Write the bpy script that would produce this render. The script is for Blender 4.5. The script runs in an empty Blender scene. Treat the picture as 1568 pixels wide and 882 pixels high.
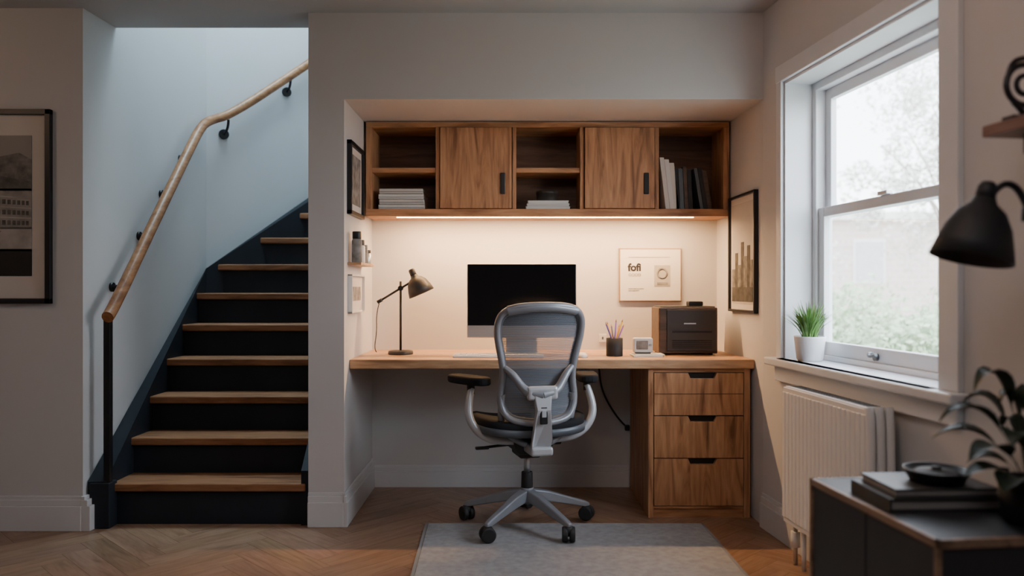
import bpy, bmesh, math, random
from mathutils import Vector, Matrix, Euler
random.seed(4)
S = bpy.context.scene
COL = S.collection

# ---------------------------------------------------------------- materials
def newmat(name):
    m = bpy.data.materials.new(name); m.use_nodes = True
    nt = m.node_tree
    return m, nt, nt.nodes['Principled BSDF']
def setp(b, **k):
    for a, v in k.items():
        a = a.replace('_', ' ')
        if a in b.inputs: b.inputs[a].default_value = v
def mat(name, c, r=0.5, metal=0.0, var=0.06, scale=8, bump=0.0, spec=None):
    m, nt, b = newmat(name)
    tc = nt.nodes.new('ShaderNodeTexCoord'); n = nt.nodes.new('ShaderNodeTexNoise')
    n.inputs['Scale'].default_value = scale; n.inputs['Detail'].default_value = 4
    nt.links.new(tc.outputs['Object'], n.inputs['Vector'])
    rp = nt.nodes.new('ShaderNodeValToRGB')
    rp.color_ramp.elements[0].position = .3; rp.color_ramp.elements[1].position = .7
    rp.color_ramp.elements[0].color = [x*(1-var) for x in c]+[1]
    rp.color_ramp.elements[1].color = [min(1, x*(1+var)) for x in c]+[1]
    nt.links.new(n.outputs['Fac'], rp.inputs['Fac'])
    nt.links.new(rp.outputs['Color'], b.inputs['Base Color'])
    b.inputs['Roughness'].default_value = r; b.inputs['Metallic'].default_value = metal
    if spec is not None: b.inputs['Specular IOR Level'].default_value = spec
    if bump:
        n2 = nt.nodes.new('ShaderNodeTexNoise'); n2.inputs['Scale'].default_value = scale*25
        nt.links.new(tc.outputs['Object'], n2.inputs['Vector'])
        bp = nt.nodes.new('ShaderNodeBump'); bp.inputs['Strength'].default_value = bump
        bp.inputs['Distance'].default_value = .002
        nt.links.new(n2.outputs['Fac'], bp.inputs['Height']); nt.links.new(bp.outputs['Normal'], b.inputs['Normal'])
    return m
def wood(name, c0, c1, c2, axis='x', rough=.5, sc=1.0, off=(0, 0, 0), uv=False, dist=1.6, spec=.5):
    m, nt, b = newmat(name)
    N = nt.nodes.new; L = nt.links.new
    tc = N('ShaderNodeTexCoord'); mp = N('ShaderNodeMapping')
    s = {'x': (1.3, 11, 11), 'y': (11, 1.3, 11), 'z': (11, 11, 1.3)}[axis]
    mp.inputs['Scale'].default_value = [a*sc for a in s]; mp.inputs['Location'].default_value = off
    L(tc.outputs['UV' if uv else 'Object'], mp.inputs['Vector'])
    n = N('ShaderNodeTexNoise'); n.inputs['Scale'].default_value = 1.6; n.inputs['Detail'].default_value = 6
    n.inputs['Distortion'].default_value = dist
    L(mp.outputs[0], n.inputs['Vector'])
    rp = N('ShaderNodeValToRGB'); e = rp.color_ramp.elements
    e[0].position = .30; e[0].color = (*c0, 1); e[1].position = .72; e[1].color = (*c2, 1)
    x = e.new(.47); x.color = (*c1, 1)
    L(n.outputs['Fac'], rp.inputs['Fac'])
    n2 = N('ShaderNodeTexNoise'); n2.inputs['Scale'].default_value = 9; n2.inputs['Detail'].default_value = 8
    L(mp.outputs[0], n2.inputs['Vector'])
    mx = N('ShaderNodeMixRGB'); mx.blend_type = 'MULTIPLY'; mx.inputs['Fac'].default_value = .35
    r2 = N('ShaderNodeValToRGB'); r2.color_ramp.elements[0].position = .35; r2.color_ramp.elements[1].position = .6
    r2.color_ramp.elements[0].color = (.5, .44, .4, 1)
    L(n2.outputs['Fac'], r2.inputs['Fac'])
    L(rp.outputs['Color'], mx.inputs['Color1']); L(r2.outputs['Color'], mx.inputs['Color2'])
    out = mx.outputs['Color']
    if uv:
        vc = N('ShaderNodeVertexColor'); vc.layer_name = 'Col'
        m2 = N('ShaderNodeMixRGB'); m2.blend_type = 'MULTIPLY'; m2.inputs['Fac'].default_value = 1
        L(out, m2.inputs['Color1']); L(vc.outputs['Color'], m2.inputs['Color2']); out = m2.outputs['Color']
    L(out, b.inputs['Base Color'])
    b.inputs['Roughness'].default_value = rough
    b.inputs['Specular IOR Level'].default_value = spec
    bp = N('ShaderNodeBump'); bp.inputs['Strength'].default_value = .15; bp.inputs['Distance'].default_value = .002
    L(n2.outputs['Fac'], bp.inputs['Height']); L(bp.outputs['Normal'], b.inputs['Normal'])
    return m
def emis(name, c, s):
    m, nt, b = newmat(name)
    setp(b, Base_Color=(*c, 1), Emission_Color=(*c, 1), Emission_Strength=s)
    return m

WALL = mat('wall_paint', (.58, .57, .57), .75, var=.02, scale=2, bump=.05)
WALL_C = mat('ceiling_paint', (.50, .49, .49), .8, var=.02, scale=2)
TRIM = mat('trim_paint', (.64, .64, .65), .45, var=.02)
WINP = mat('window_paint', (.70, .72, .75), .4, var=.02)
W0, W1, W2 = (.22, .09, .038), (.46, .225, .105), (.60, .33, .17)
WX = wood('oak_grain_x', W0, W1, W2, 'x'); WY = wood('oak_grain_y', W0, W1, W2, 'y')
WZ = wood('oak_grain_z', W0, W1, W2, 'z', sc=.8, dist=2.6)
WZ2 = wood('oak_grain_z2', (.19, .082, .036), (.45, .22, .10), (.60, .33, .17), 'z', sc=.8, off=(3, 5, 2), dist=2.6)
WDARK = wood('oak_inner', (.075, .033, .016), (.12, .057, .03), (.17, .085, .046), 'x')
WDESK = wood('desk_oak', (.32, .17, .085), (.52, .31, .17), (.64, .41, .24), 'x', rough=.42)
WTREAD = wood('tread_oak', (.14, .056, .025), (.27, .12, .055), (.35, .17, .08), 'x', rough=.55, spec=.3)
WRAIL = wood('rail_oak', (.20, .08, .03), (.33, .145, .06), (.42, .21, .10), 'y', rough=.42, spec=.35)
FLOOR = wood('herringbone_oak', (.22, .125, .078), (.32, .19, .122), (.38, .24, .16), 'x', rough=.33, uv=True)
GROUT = mat('floor_gap', (.08, .05, .035), .8)
NAVY = mat('stair_navy', (.016, .020, .027), .55, var=.08, spec=.25)
BLACK = mat('black_metal', (.012, .012, .014), .4, .2)
BLACKM = mat('black_matte', (.016, .016, .018), .6)
BRONZE = mat('lamp_bronze', (.045, .04, .036), .5, .2)
SCREEN = mat('screen_glass', (.004, .004, .005), .12, var=.01)
SILV = mat('silver_alu', (.55, .56, .58), .35, .7, var=.02)
CHG = mat('chair_grey', (.24, .255, .285), .38, .25, var=.03)
CHD = mat('chair_graphite', (.085, .10, .12), .42, .1, var=.04)
WHITE = mat('white_plastic', (.75, .74, .72), .4, var=.02)
PAPER = mat('paper', (.72, .70, .66), .8, var=.02)
MATB = mat('mat_board', (.62, .58, .54), .8, var=.02)
GREYP = mat('grey_print', (.22, .21, .20), .8, var=.5, scale=25)
DARKP = mat('dark_print', (.03, .03, .03), .8, var=.5, scale=18)
LED = emis('led_diffuser', (1, .66, .36), 22)
CHAR = mat('charcoal_board', (.022, .023, .027), .5)
PRP = mat('printer_panel', (.04, .036, .036), .45)
WALNUT = wood('printer_walnut', (.05, .03, .02), (.085, .052, .035), (.12, .075, .05), 'x')
GREEN = mat('leaf_green', (.10, .22, .05), .5, var=.4, scale=20)
DGREEN = mat('leaf_dark', (.010, .020, .010), .5, var=.3, scale=14)
POT = mat('white_ceramic', (.75, .76, .78), .3, var=.02)
RUG = mat('rug_wool', (.32, .325, .335), .95, var=.13, scale=34, bump=.6)
RAD = mat('radiator_enamel', (.80, .785, .775), .32, var=.02)

def glassmat():
    m = bpy.data.materials.new('window_glass'); m.use_nodes = True; nt = m.node_tree
    nt.nodes.clear(); o = nt.nodes.new('ShaderNodeOutputMaterial')
    t = nt.nodes.new('ShaderNodeBsdfTransparent'); g = nt.nodes.new('ShaderNodeBsdfGlossy')
    g.inputs['Roughness'].default_value = .02
    x = nt.nodes.new('ShaderNodeMixShader'); x.inputs[0].default_value = .05
    nt.links.new(t.outputs[0], x.inputs[1]); nt.links.new(g.outputs[0], x.inputs[2])
    nt.links.new(x.outputs[0], o.inputs[0]); return m
GLASS = glassmat()
def weave():
    m, nt, b = newmat('chair_mesh_weave')
    setp(b, Base_Color=(.12, .14, .17, 1), Roughness=.6)
    tc = nt.nodes.new('ShaderNodeTexCoord')
    w = nt.nodes.new('ShaderNodeTexWave'); w.wave_type = 'BANDS'; w.bands_direction = 'Z'
    w.inputs['Scale'].default_value = 42; w.inputs['Distortion'].default_value = .3
    nt.links.new(tc.outputs['Object'], w.inputs['Vector'])
    mr = nt.nodes.new('ShaderNodeMapRange'); mr.inputs['To Min'].default_value = .62; mr.inputs['To Max'].default_value = .88
    nt.links.new(w.outputs['Fac'], mr.inputs['Value'])
    nt.links.new(mr.outputs[0], b.inputs['Alpha'])
    return m
WEAVE = weave()

# ---------------------------------------------------------------- geometry helpers
class G:
    """one top-level real-world object: an empty parenting its parts"""
    def __init__(s, name, loc=(0, 0, 0), M=None):
        s.e = bpy.data.objects.new(name, None); COL.objects.link(s.e)
        s.e.empty_display_size = .05
        s.M = M
        if M is not None:
            s.e.matrix_world = M; s.inv = Matrix()
        else:
            s.e.location = loc; s.inv = Matrix.Translation(loc).inverted()
def add(name, me, m=None, g=None, smooth=False):
    o = bpy.data.objects.new(name, me); COL.objects.link(o)
    if m is not None and not me.materials: me.materials.append(m)
    if smooth:
        for p in me.polygons: p.use_smooth = True
    if isinstance(g, G):
        o.parent = g.e; o.matrix_parent_inverse = g.inv
    elif isinstance(g, Matrix):
        o.matrix_world = g
    return o
def bev(o, w, seg=2):
    if w:
        b = o.modifiers.new('bevel', 'BEVEL'); b.width = w; b.segments = seg; b.limit_method = 'ANGLE'
    return o
def box(name, x0, x1, y0, y1, z0, z1, m, g=None, b=0.0, seg=2):
    if x0 > x1: x0, x1 = x1, x0
    if y0 > y1: y0, y1 = y1, y0
    if z0 > z1: z0, z1 = z1, z0
    return prism(name, [(x0, y0), (x1, y0), (x1, y1), (x0, y1)], z0, z1, m, g, b, seg)
def prism(name, pts, z0, z1, m, g=None, b=0.0, seg=2, smooth=False):
    me = bpy.data.meshes.new(name); n = len(pts)
    v = [(x, y, z0) for x, y in pts]+[(x, y, z1) for x, y in pts]
    f = [tuple(range(n))[::-1], tuple(range(n, 2*n))]+[(i, (i+1) % n, n+(i+1) % n, n+i) for i in range(n)]
    me.from_pydata(v, [], f); me.update()
    bm = bmesh.new(); bm.from_mesh(me); bmesh.ops.recalc_face_normals(bm, faces=bm.faces); bm.to_mesh(me); bm.free()
    o = add(name, me, m, g, smooth); return bev(o, b, seg)
def slabpoly(name, pts3, thick, m, g=None, b=0.0):
    """polygon in 3D extruded by vector thick"""
    me = bpy.data.meshes.new(name); n = len(pts3); t = Vector(thick)
    v = [Vector(p) for p in pts3]; v += [p+t for p in v[:n]]
    f = [tuple(range(n)), tuple(range(n, 2*n))[::-1]]+[(i, (i+1) % n, n+(i+1) % n, n+i) for i in range(n)]
    me.from_pydata(v, [], f); me.update()
    bm = bmesh.new(); bm.from_mesh(me); bmesh.ops.recalc_face_normals(bm, faces=bm.faces); bm.to_mesh(me); bm.free()
    return bev(add(name, me, m, g), b)
def cyl(name, p0, p1, r0, m, g=None, r1=None, seg=28, b=0.0):
    r1 = r0 if r1 is None else r1
    p0 = Vector(p0); p1 = Vector(p1); d = p1-p0
    bm = bmesh.new()
    bmesh.ops.create_cone(bm, cap_ends=True, segments=seg, radius1=r0, radius2=r1, depth=d.length)
    q = Vector((0, 0, 1)).rotation_difference(d.normalized()).to_matrix().to_4x4()
    bmesh.ops.transform(bm, matrix=Matrix.Translation((p0+p1)/2) @ q, verts=bm.verts)
    me = bpy.data.meshes.new(name); bm.to_mesh(me); bm.free()
    for p in me.polygons: p.use_smooth = len(p.vertices) == 4
    return bev(add(name, me, m, g), b)
def lathe(name, prof, m, g=None, loc=(0, 0, 0), M=None, seg=36):
    me = bpy.data.meshes.new(name); v = []; f = []
    for r, z in prof:
        for i in range(seg):
            a = 2*math.pi*i/seg; v.append((r*math.cos(a), r*math.sin(a), z))
    for k in range(len(prof)-1):
        for i in range(seg):
            j = (i+1) % seg
            f.append((k*seg+i, k*seg+j, (k+1)*seg+j, (k+1)*seg+i))
    me.from_pydata(v, [], f)
    T = Matrix.Translation(loc) @ (M or Matrix())
    me.transform(T); me.update()
    return add(name, me, m, g, True)
def tube(name, pts, r, m, g=None, smooth=True, radii=None, cyclic=False, flat=None):
    cu = bpy.data.curves.new(name, 'CURVE'); cu.dimensions = '3D'
    cu.bevel_depth = r; cu.bevel_resolution = 4; cu.use_fill_caps = True
    sp = cu.splines.new('NURBS' if smooth else 'POLY'); sp.points.add(len(pts)-1)
    for i, p in enumerate(pts):
        sp.points[i].co = (*p, 1)
        if radii: sp.points[i].radius = radii[i]
    if smooth:
        sp.order_u = 3; sp.use_endpoint_u = not cyclic; sp.resolution_u = 8
    sp.use_cyclic_u = cyclic
    tmp = bpy.data.objects.new('tmp', cu); COL.objects.link(tmp)
    dg = bpy.context.evaluated_depsgraph_get(); dg.update()
    me = bpy.data.meshes.new_from_object(tmp.evaluated_get(dg)); me.name = name
    bpy.data.objects.remove(tmp)
    me.materials.clear()
    return add(name, me, m, g, True)
def text(name, s, size, M, m, g):
    cu = bpy.data.curves.new(name, 'FONT'); cu.body = s; cu.size = size; cu.extrude = .0006
    if size > .04: cu.offset = .0022
    tmp = bpy.data.objects.new('tmp', cu); COL.objects.link(tmp)
    dg = bpy.context.evaluated_depsgraph_get(); dg.update()
    me = bpy.data.meshes.new_from_object(tmp.evaluated_get(dg)); bpy.data.objects.remove(tmp)
    me.transform(M); me.materials.clear(); return add(name, me, m, g)

# ================================================================ ROOM SHELL
CZ = 2.34
ang = math.atan(.11)
R = Matrix.Translation((1.144, 3.63, 0)) @ Matrix.Rotation(ang, 4, 'Z')   # frame of the (slightly splayed) window wall

def make_floor():
    W, L = .10, .50
    bm = bmesh.new(); uvl = bm.loops.layers.uv.new('UVMap'); cl = bm.loops.layers.color.new('Col')
    rot = Matrix.Rotation(math.radians(45), 3, 'Z'); gp = .0006
    for a in range(-60, 70):
        for b in range(-14, 14):
            ox, oy = a*W+b*L, a*W-b*L
            for k in (0, 1):
                if k == 0: q = [(gp, gp), (L-gp, gp), (L-gp, W-gp), (gp, W-gp)]
                else: q = [(gp, W+gp), (W-gp, W+gp), (W-gp, W+L-gp), (gp, W+L-gp)]
                c = rot @ Vector((ox, oy, 0))
                if not (-4.4 < c.x < 2.8 and -2.9 < c.y < 5): continue
                vs = [bm.verts.new(rot @ Vector((ox+x, oy+y, 0))) for x, y in q]
                f = bm.faces.new(vs); ru = random.uniform(0, 50); rv = random.uniform(0, 50)
                t = random.uniform(.9, 1.06); col = (t, t*random.uniform(.97, 1.0), t*random.uniform(.95, 1), 1)
                uv = [(0, 0), (L, 0), (L, W), (0, W)] if k == 0 else [(0, 0), (0, W), (L, W), (L, 0)]
                for l, (u, v) in zip(f.loops, uv):
                    l[uvl].uv = (u+ru, v+rv); l[cl] = col
    def cut(co, no):
        ge = bm.verts[:]+bm.edges[:]+bm.faces[:]
        bmesh.ops.bisect_plane(bm, geom=ge, plane_co=co, plane_no=no, clear_outer=True)
    cut((0, 4.36, 0), (0, 1, 0)); cut((0, -2.5, 0), (0, -1, 0)); cut((-3.5, 0, 0), (-1, 0, 0))
    cut((1.154, 3.63, 0), (1, .11, 0))
    P = [(-3.5, -2.5), (1.83, -2.5), (1.154, 3.63), (1.154, 4.36), (-3.5, 4.36)]
    top = [bm.verts.new((x, y, -.0015)) for x, y in P]; bot = [bm.verts.new((x, y, -.06)) for x, y in P]
    nf = [bm.faces.new(top), bm.faces.new(bot[::-1])]
    for i in range(5): nf.append(bm.faces.new((bot[i], bot[(i+1) % 5], top[(i+1) % 5], top[i])))
    for f in nf: f.material_index = 1
    me = bpy.data.meshes.new('floor'); bm.to_mesh(me); bm.free()
    me.materials.append(FLOOR); me.materials.append(GROUT)
    add('floor', me)
make_floor()

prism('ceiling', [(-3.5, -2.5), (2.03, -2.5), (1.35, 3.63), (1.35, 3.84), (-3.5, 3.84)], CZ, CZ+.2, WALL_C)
box('wall_left_front', -3.5, -1.923, 3.57, 3.72, 0, CZ, WALL)
prism('wall_stair_left', [(-1.923, 3.571), (-1.86, 4.85), (-2.05, 4.93), (-2.08, 3.571)], 0, 4.5, WALL)
prism('wall_stair_rear', [(-1.86, 4.85), (-.80, 5.91), (-.90, 6.02), (-2.05, 4.93)], 0, 4.5, WALL)
box('wall_stair_right', -.928, -.765, 3.63, 5.92, 0, 4.5, WALL)
box('wall_stairwell_front', -1.95, -.93, 3.70, 3.835, CZ+.06, 4.5, WALL)
box('wall_alcove_header', -.765, 1.25, 3.63, 4.50, 1.946, CZ, WALL)
box('wall_alcove_back', -.765, 1.25, 4.357, 4.50, 0, 1.946, WALL)
prism('wall_alcove_right', [(1.145, 3.63), (1.35, 3.64), (1.35, 4.50), (1.115, 4.50)], 0, 1.946, WALL)
box('ceiling_stairwell', -2.1, -.76, 3.7, 6.0, 4.5, 4.6, WALL_C)
box('wall_left', -3.62, -3.5, -2.5, 3.72, 0, CZ, WALL)
box('wall_back', -3.62, 2.2, -2.62, -2.5, 0, CZ, WALL)
gw = G('wall_right', M=R)
Y0, Y1, Z0, Z1 = -.213, -1.271, .786, 1.971
box('pier_far', 0, .2, 0, Y0, 0, CZ, WALL, gw)
box('pier_near', 0, .2, Y1, -6.3, 0, CZ, WALL, gw)
box('below_window', 0, .2, Y0, Y1, 0, Z0-.03, WALL, gw)
box('above_window', 0, .2, Y0, Y1, Z1, CZ, WALL, gw)

def baseboard(name, x0, y0, x1, y1, h=.155, t=.018, g=None):
    d = Vector((x1-x0, y1-y0)); n = Vector((d.y, -d.x)).normalized()
    gg = G(name, (x0, y0, 0)) if g is None else G(name, M=g)
    for k, (a, b, tt) in enumerate(((0, h*.72, t), (h*.72, h*.9, t*.7), (h*.9, h, t*.4))):
        prism('board_%d' % k, [(x0, y0), (x1, y1), (x1+n.x*tt, y1+n.y*tt), (x0+n.x*tt, y0+n.y*tt)], a, b, TRIM, gg, .002)
baseboard('baseboard_left', -3.5, 3.57, -1.923, 3.57)
baseboard('baseboard_stair', -1.923, 3.555, -1.921, 3.60, t=.04)
baseboard('baseboard_pillar', -.928, 3.63, -.765, 3.63)
baseboard('baseboard_alcove_left', -.765, 3.614, -.765, 4.357)
baseboard('baseboard_alcove_back', -.765, 4.357, .64, 4.357, h=.12)
baseboard('baseboard_right', 0, 0, 0, -6.2, g=R)

# ================================================================ STAIRS
gs = G('staircase', (-1.4, 3.64, 0))
def xl(y):
    return -1.835+(y-3.6)*.009 if y < 4.76 else -1.825+(y-4.76)
for i in range(10):
    y0 = 3.64+.195*i; z = .191+.173*i; y1 = y0+.225
    a, b = xl(y0)-.012, xl(y1)-.012
    pts = [(a, y0), (-.945, y0), (-.945, y1), (b, y1)]
    if y0 < 4.76 < y1: pts = [(a, y0), (-.945, y0), (-.945, y1), (b, y1), (xl(4.76)-.012, 4.76)]
    prism('tread_%d' % (i+1), pts, z-.036, z, WTREAD, gs, .006, 3)
    yr = y0+.026; y2 = y0+.195+.026
    pr = [(xl(yr), yr), (-.945, yr), (-.945, y2), (xl(y2), y2)]
    if yr < 4.76 < y2: pr.append((xl(4.76), 4.76))
    prism('riser_%d' % (i+1), pr, 0, z-.036, NAVY, gs)
def skirt(name, A, B, Ai, Bi):
    def top(y): return .228+(y-3.62)*.856 if y < 4.77 else 1.204+(y-4.76)*.93
    me = bpy.data.meshes.new(name)
    v = []
    for p in (A, B, Bi, Ai): v.append((*p, 0))
    for p, q in ((A, Ai), (B, Bi), (Bi, Bi), (Ai, Ai)):
        v.append((*p, top(q[1])))
    me.from_pydata(v, [], [(0, 1, 2, 3), (7, 6, 5, 4), (0, 4, 5, 1), (1, 5, 6, 2), (2, 6, 7, 3), (3, 7, 4, 0)])
    bm = bmesh.new(); bm.from_mesh(me); bmesh.ops.recalc_face_normals(bm, faces=bm.faces); bm.to_mesh(me); bm.free()
    add(name, me, NAVY, gs)
skirt('stringer_lower', (-1.917, 3.60), (-1.862, 4.845), (xl(3.6), 3.60), (-1.825, 4.76))
skirt('stringer_upper', (-1.862, 4.845), (-1.06, 5.645), (-1.825, 4.76), (-.98, 5.605))
skirt('stringer_right', (-.93, 3.645), (-.93, 5.55), (-.965, 3.645), (-.965, 5.55))
box('newel_plinth', -1.905, -1.815, 3.59, 3.665, 0, .205, NAVY, gs, .004)

gr = G('stair_handrail', (-1.83, 3.62, .2))
box('newel_post', -1.849, -1.819, 3.603, 3.633, .2, .955, BLACK, gr, .003)
RP = [(-1.815, 3.575, .955), (-1.815, 3.60, .965), (-1.812, 4.02, 1.405), (-1.807, 4.45, 1.85), (-1.805, 4.62, 2.02), (-1.80, 4.74, 2.085), (-1.72, 4.89, 2.15), (-1.349, 5.276, 2.57), (-1.15, 5.475, 2.79)]
tube('rail', RP, .027, WRAIL, gr)
for k, (x, y, z) in enumerate([(-1.813, 3.80, 1.175), (-1.812, 4.05, 1.435), (-1.81, 4.28, 1.675), (-1.807, 4.50, 1.90)]):
    xw = -1.923+(y-3.57)*.063/1.28
    tube('bracket_%d' % k, [(x, y, z-.02), (x+.012, y, z-.07), (xw+.012, y, z-.085)], .0085, BLACK, gr)
    cyl('rose_%d' % k, (xw, y, z-.085), (xw+.012, y, z-.085), .022, BLACK, gr)
for k, (x, y, z) in enumerate([(-1.735, 4.875, 2.135), (-1.44, 5.185, 2.47)]):
    c = (x+y*-1+6.71)/2
    wx, wy = x-c, y+c
    tube('bracket_r%d' % k, [(x, y, z-.02), (x, y, z-.08), (wx+.008, wy-.008, z-.10)], .008, BLACK, gr)
    cyl('rose_r%d' % k, (wx, wy, z-.10), (wx+.012, wy-.012, z-.10), .030, BLACK, gr)

# ================================================================ WINDOW
gwin = G('window_1', M=R)
c = .07
box('casing_far', -.016, 0, Y0+.045, Y0, Z0, Z1+c, WINP, gwin, .003)
box('casing_near', -.02, 0, Y1, Y1-.09, Z0, Z1+c, WINP, gwin, .003)
box('casing_head', -.02, 0, Y0+.045, Y1-.09, Z1, Z1+c, WINP, gwin, .003)
box('sill', -.055, .2, Y0, Y1, Z0-.03, Z0, WINP, gwin, .004)
box('sill_nose', -.06, 0, Y0+.075, Y1-.115, Z0-.032, Z0, WINP, gwin, .006)
box('apron', -.022, 0, Y0+.05, Y1-.09, Z0-.10, Z0-.032, WINP, gwin, .004)
box('lining_far', 0, .2, Y0, Y0-.012, Z0, Z1, WINP, gwin)
box('lining_near', 0, .2, Y1, Y1+.012, Z0, Z1, WINP, gwin)
box('lining_head', 0, .2, Y0, Y1, Z1-.012, Z1, WINP, gwin)
a0, a1 = .12, .195
box('jamb_far', a0, a1, Y0-.012, Y0-.045, Z0, Z1, WINP, gwin, .003)
box('jamb_near', a0, a1, Y1+.012, Y1+.045, Z0, Z1, WINP, gwin, .003)
box('head', a0, a1, Y0, Y1, Z1-.045, Z1-.012, WINP, gwin, .003)
box('subsill', a0, a1, Y0, Y1, Z0, Z0+.022, WINP, gwin, .003)
def sash(n, x0, x1, z0, z1, top, bot, st=.045):
    ya, yb_ = Y0-.045, Y1+.045
    box(n+'_stile_far', x0, x1, ya, ya-st, z0, z1, WINP, gwin, .003)
    box(n+'_stile_near', x0, x1, yb_, yb_+st, z0, z1, WINP, gwin, .003)
    box(n+'_rail_top', x0, x1, ya-st, yb_+st, z1-top, z1, WINP, gwin, .003)
    box(n+'_rail_bottom', x0, x1, ya-st, yb_+st, z0, z0+bot, WINP, gwin, .003)
    xm = (x0+x1)/2
    me = bpy.data.meshes.new(n+'_glass')
    me.from_pydata([(xm, ya-st, z0+bot), (xm, yb_+st, z0+bot), (xm, yb_+st, z1-top), (xm, ya-st, z1-top)], [], [(0, 1, 2, 3)])
    add(n+'_glass', me, GLASS, gwin)
sash('upper_sash', .163, .19, 1.385, Z1-.045, .045, .035)
sash('lower_sash', .132, .16, Z0+.022, 1.425, .04, .055)
box('sash_lock', .118, .145, -.78, -.72, 1.425, 1.44, SILV, gwin, .003)
tube('lift_handle', [(.13, -.70, .835), (.10, -.70, .85), (.085, -.72, .83), (.085, -.77, .845)], .006, CHD, gwin)
cyl('lift_base', (.132, -.70, .83), (.12, -.70, .83), .014, CHD, gwin)

# radiator
grd = G('radiator', M=R)
ra, rb = -.464, -1.063
box('front_panel', -.122, -.112, ra, rb, .165, .695, RAD, grd, .003)
box('rear_panel', -.052, -.042, ra, rb, .165, .695, RAD, grd, .003)
n = 20
for i in range(n):
    yy = ra+(rb-ra)*(i+.5)/n
    box('rib_%d' % i, -.128, -.121, yy-.0115, yy+.0115, .185, .678, RAD, grd, .0035, 3)
box('top_grille', -.118, -.045, ra-.01, rb+.01, .688, .70, RAD, grd, .003)
for i in range(30):
    yy = ra-.03+(rb-ra+.06)*i/29
    box('slot_%d' % i, -.105, -.058, yy-.003, yy+.003, .70, .7015, CHD, grd)
for k, xx in enumerate((-.115, -.082, -.049)):
    tube('end_column_%d' % k, [(xx, rb-.006, .17), (xx, rb-.016, .20), (xx, rb-.016, .67), (xx, rb-.004, .70)], .014, RAD, grd)
box('wall_bracket_0', -.045, 0, ra-.12, ra-.15, .25, .6, RAD, grd)
box('wall_bracket_1', -.045, 0, rb+.12, rb+.15, .25, .6, RAD, grd)
for k, yy in enumerate((ra-.03, ra-.10)):
    cyl('pipe_%d' % k, (-.085, yy, 0), (-.085, yy, .17), .009, RAD if k else SILV, grd)
cyl('valve', (-.085, ra-.03, .07), (-.085, ra-.03, .13), .018, WHITE, grd)
cyl('pipe_near', (-.085, rb+.04, 0), (-.085, rb+.04, .17), .009, RAD, grd)

# sill plant
gp = G('potted_grass_plant', (1.222, 3.27, Z0))
P0 = Vector((1.222, 3.27, Z0))
lathe('pot', [(0, 0), (.045, 0), (.052, .01), (.062, .098), (.063, .102), (.058, .102), (.056, .09), (0, .088)], POT, gp, P0)
def blades(name, base, n, h, spread, w, m, g, r0=.03, droop=.5, seg=6, lo=0.6):
    v = []; f = []
    for i in range(n):
        a = random.uniform(0, 2*math.pi); rr = random.uniform(0, r0)
        p = Vector((base[0]+rr*math.cos(a), base[1]+rr*math.sin(a), base[2]))
        a2 = a+random.uniform(-.6, .6); hh = h*random.uniform(lo, 1); sp = spread*random.uniform(.2, 1)
        dr = Vector((math.cos(a2), math.sin(a2), 0)); sd = Vector((-dr.y, dr.x, 0)); k0 = len(v)
        for k in range(seg+1):
            t = k/seg
            c_ = p+dr*sp*t**1.5+Vector((0, 0, hh*(t-droop*t*t*sp/spread*.6)))
            ww = w*(math.sin(math.pi*min(1, .18+t*.82)))+.0004
            v += [c_-sd*ww, c_+sd*ww]
        for k in range(seg): q = k0+2*k; f.append((q, q+1, q+3, q+2))
    me = bpy.data.meshes.new(name); me.from_pydata(v, [], f); return add(name, me, m, g, True)
blades('grass_leaves', P0+Vector((0, 0, .085)), 150, .185, .11, .0034, GREEN, gp)

# ================================================================ OVERHEAD CABINET
gc = G('overhead_shelf_cabinet', (.18, 4.1, 1.45))
F, B = 4.10, 4.356
zb, zt = 1.4925, 1.913
box('top_board', -.752, 1.118, F, B, zt, 1.942, WX, gc, .002)
box('bottom_board', -.752, 1.118, F-.006, B, 1.455, zb, WX, gc, .002)
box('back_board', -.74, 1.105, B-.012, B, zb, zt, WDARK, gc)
for k, (a, b) in enumerate([(-.752, -.722), (-.393, -.373), (.002, .022), (.350, .370), (.736, .756), (1.088, 1.118)]):
    box('upright_%d' % k, a, b, F, B-.012, zb, zt, WZ, gc, .002)
box('mid_shelf_0', -.722, -.393, F+.008, B-.012, 1.681, 1.706, WX, gc, .002)
box('mid_shelf_1', .022, .350, F+.008, B-.012, 1.681, 1.706, WX, gc, .002)
for k, (a, b, hx) in enumerate([(-.371, .000, -.047), (.372, .734, .689)]):
    box('door_panel_%d' % k, a+.002, b-.002, F-.014, F+.006, zb+.003, zt-.003, (WZ, WZ2)[k], gc, .002)
    box('handle_%d' % k, hx-.013, hx+.013, F-.022, F-.013, 1.567, 1.677, BLACK, gc, .004)
box('led_strip_diffuser', -.60, .944, 4.14, 4.155, 1.4515, 1.456, LED, gc)

gb = G('stacked_boxes', (-.57, 4.2, zb))
for k in range(4):
    z = zb+.0275*k
    box('box_%d' % k, -.692+.004*(k % 2), -.452-.003*k, 4.125, 4.31, z, z+.0255, (PAPER, MATB)[k % 2], gb, .003)
    box('lid_line_%d' % k, -.690, -.456, 4.123, 4.126, z+.008, z+.010, CHD, gb)
gb = G('stacked_books', (.21, 4.2, zb))
for k in range(3):
    z = zb+.0155*k; box('book_%d' % k, .072+.006*k, .30-.004*k, 4.125, 4.29, z, z+.0145, (PAPER, MATB, PAPER)[k], gb, .002)
    box('cover_%d' % k, .070+.006*k, .302-.004*k, 4.123, 4.292, z+.0128, z+.0152, WHITE, gb)
lathe('tin', [(0, 0), (.054, 0), (.056, .004), (.056, .04), (.058, .04), (.058, .055), (0, .055)], BRONZE, gb, (.185, 4.2, zb+.046))
gb = G('row_of_books', (.9, 4.2, zb))
x = .762
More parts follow.
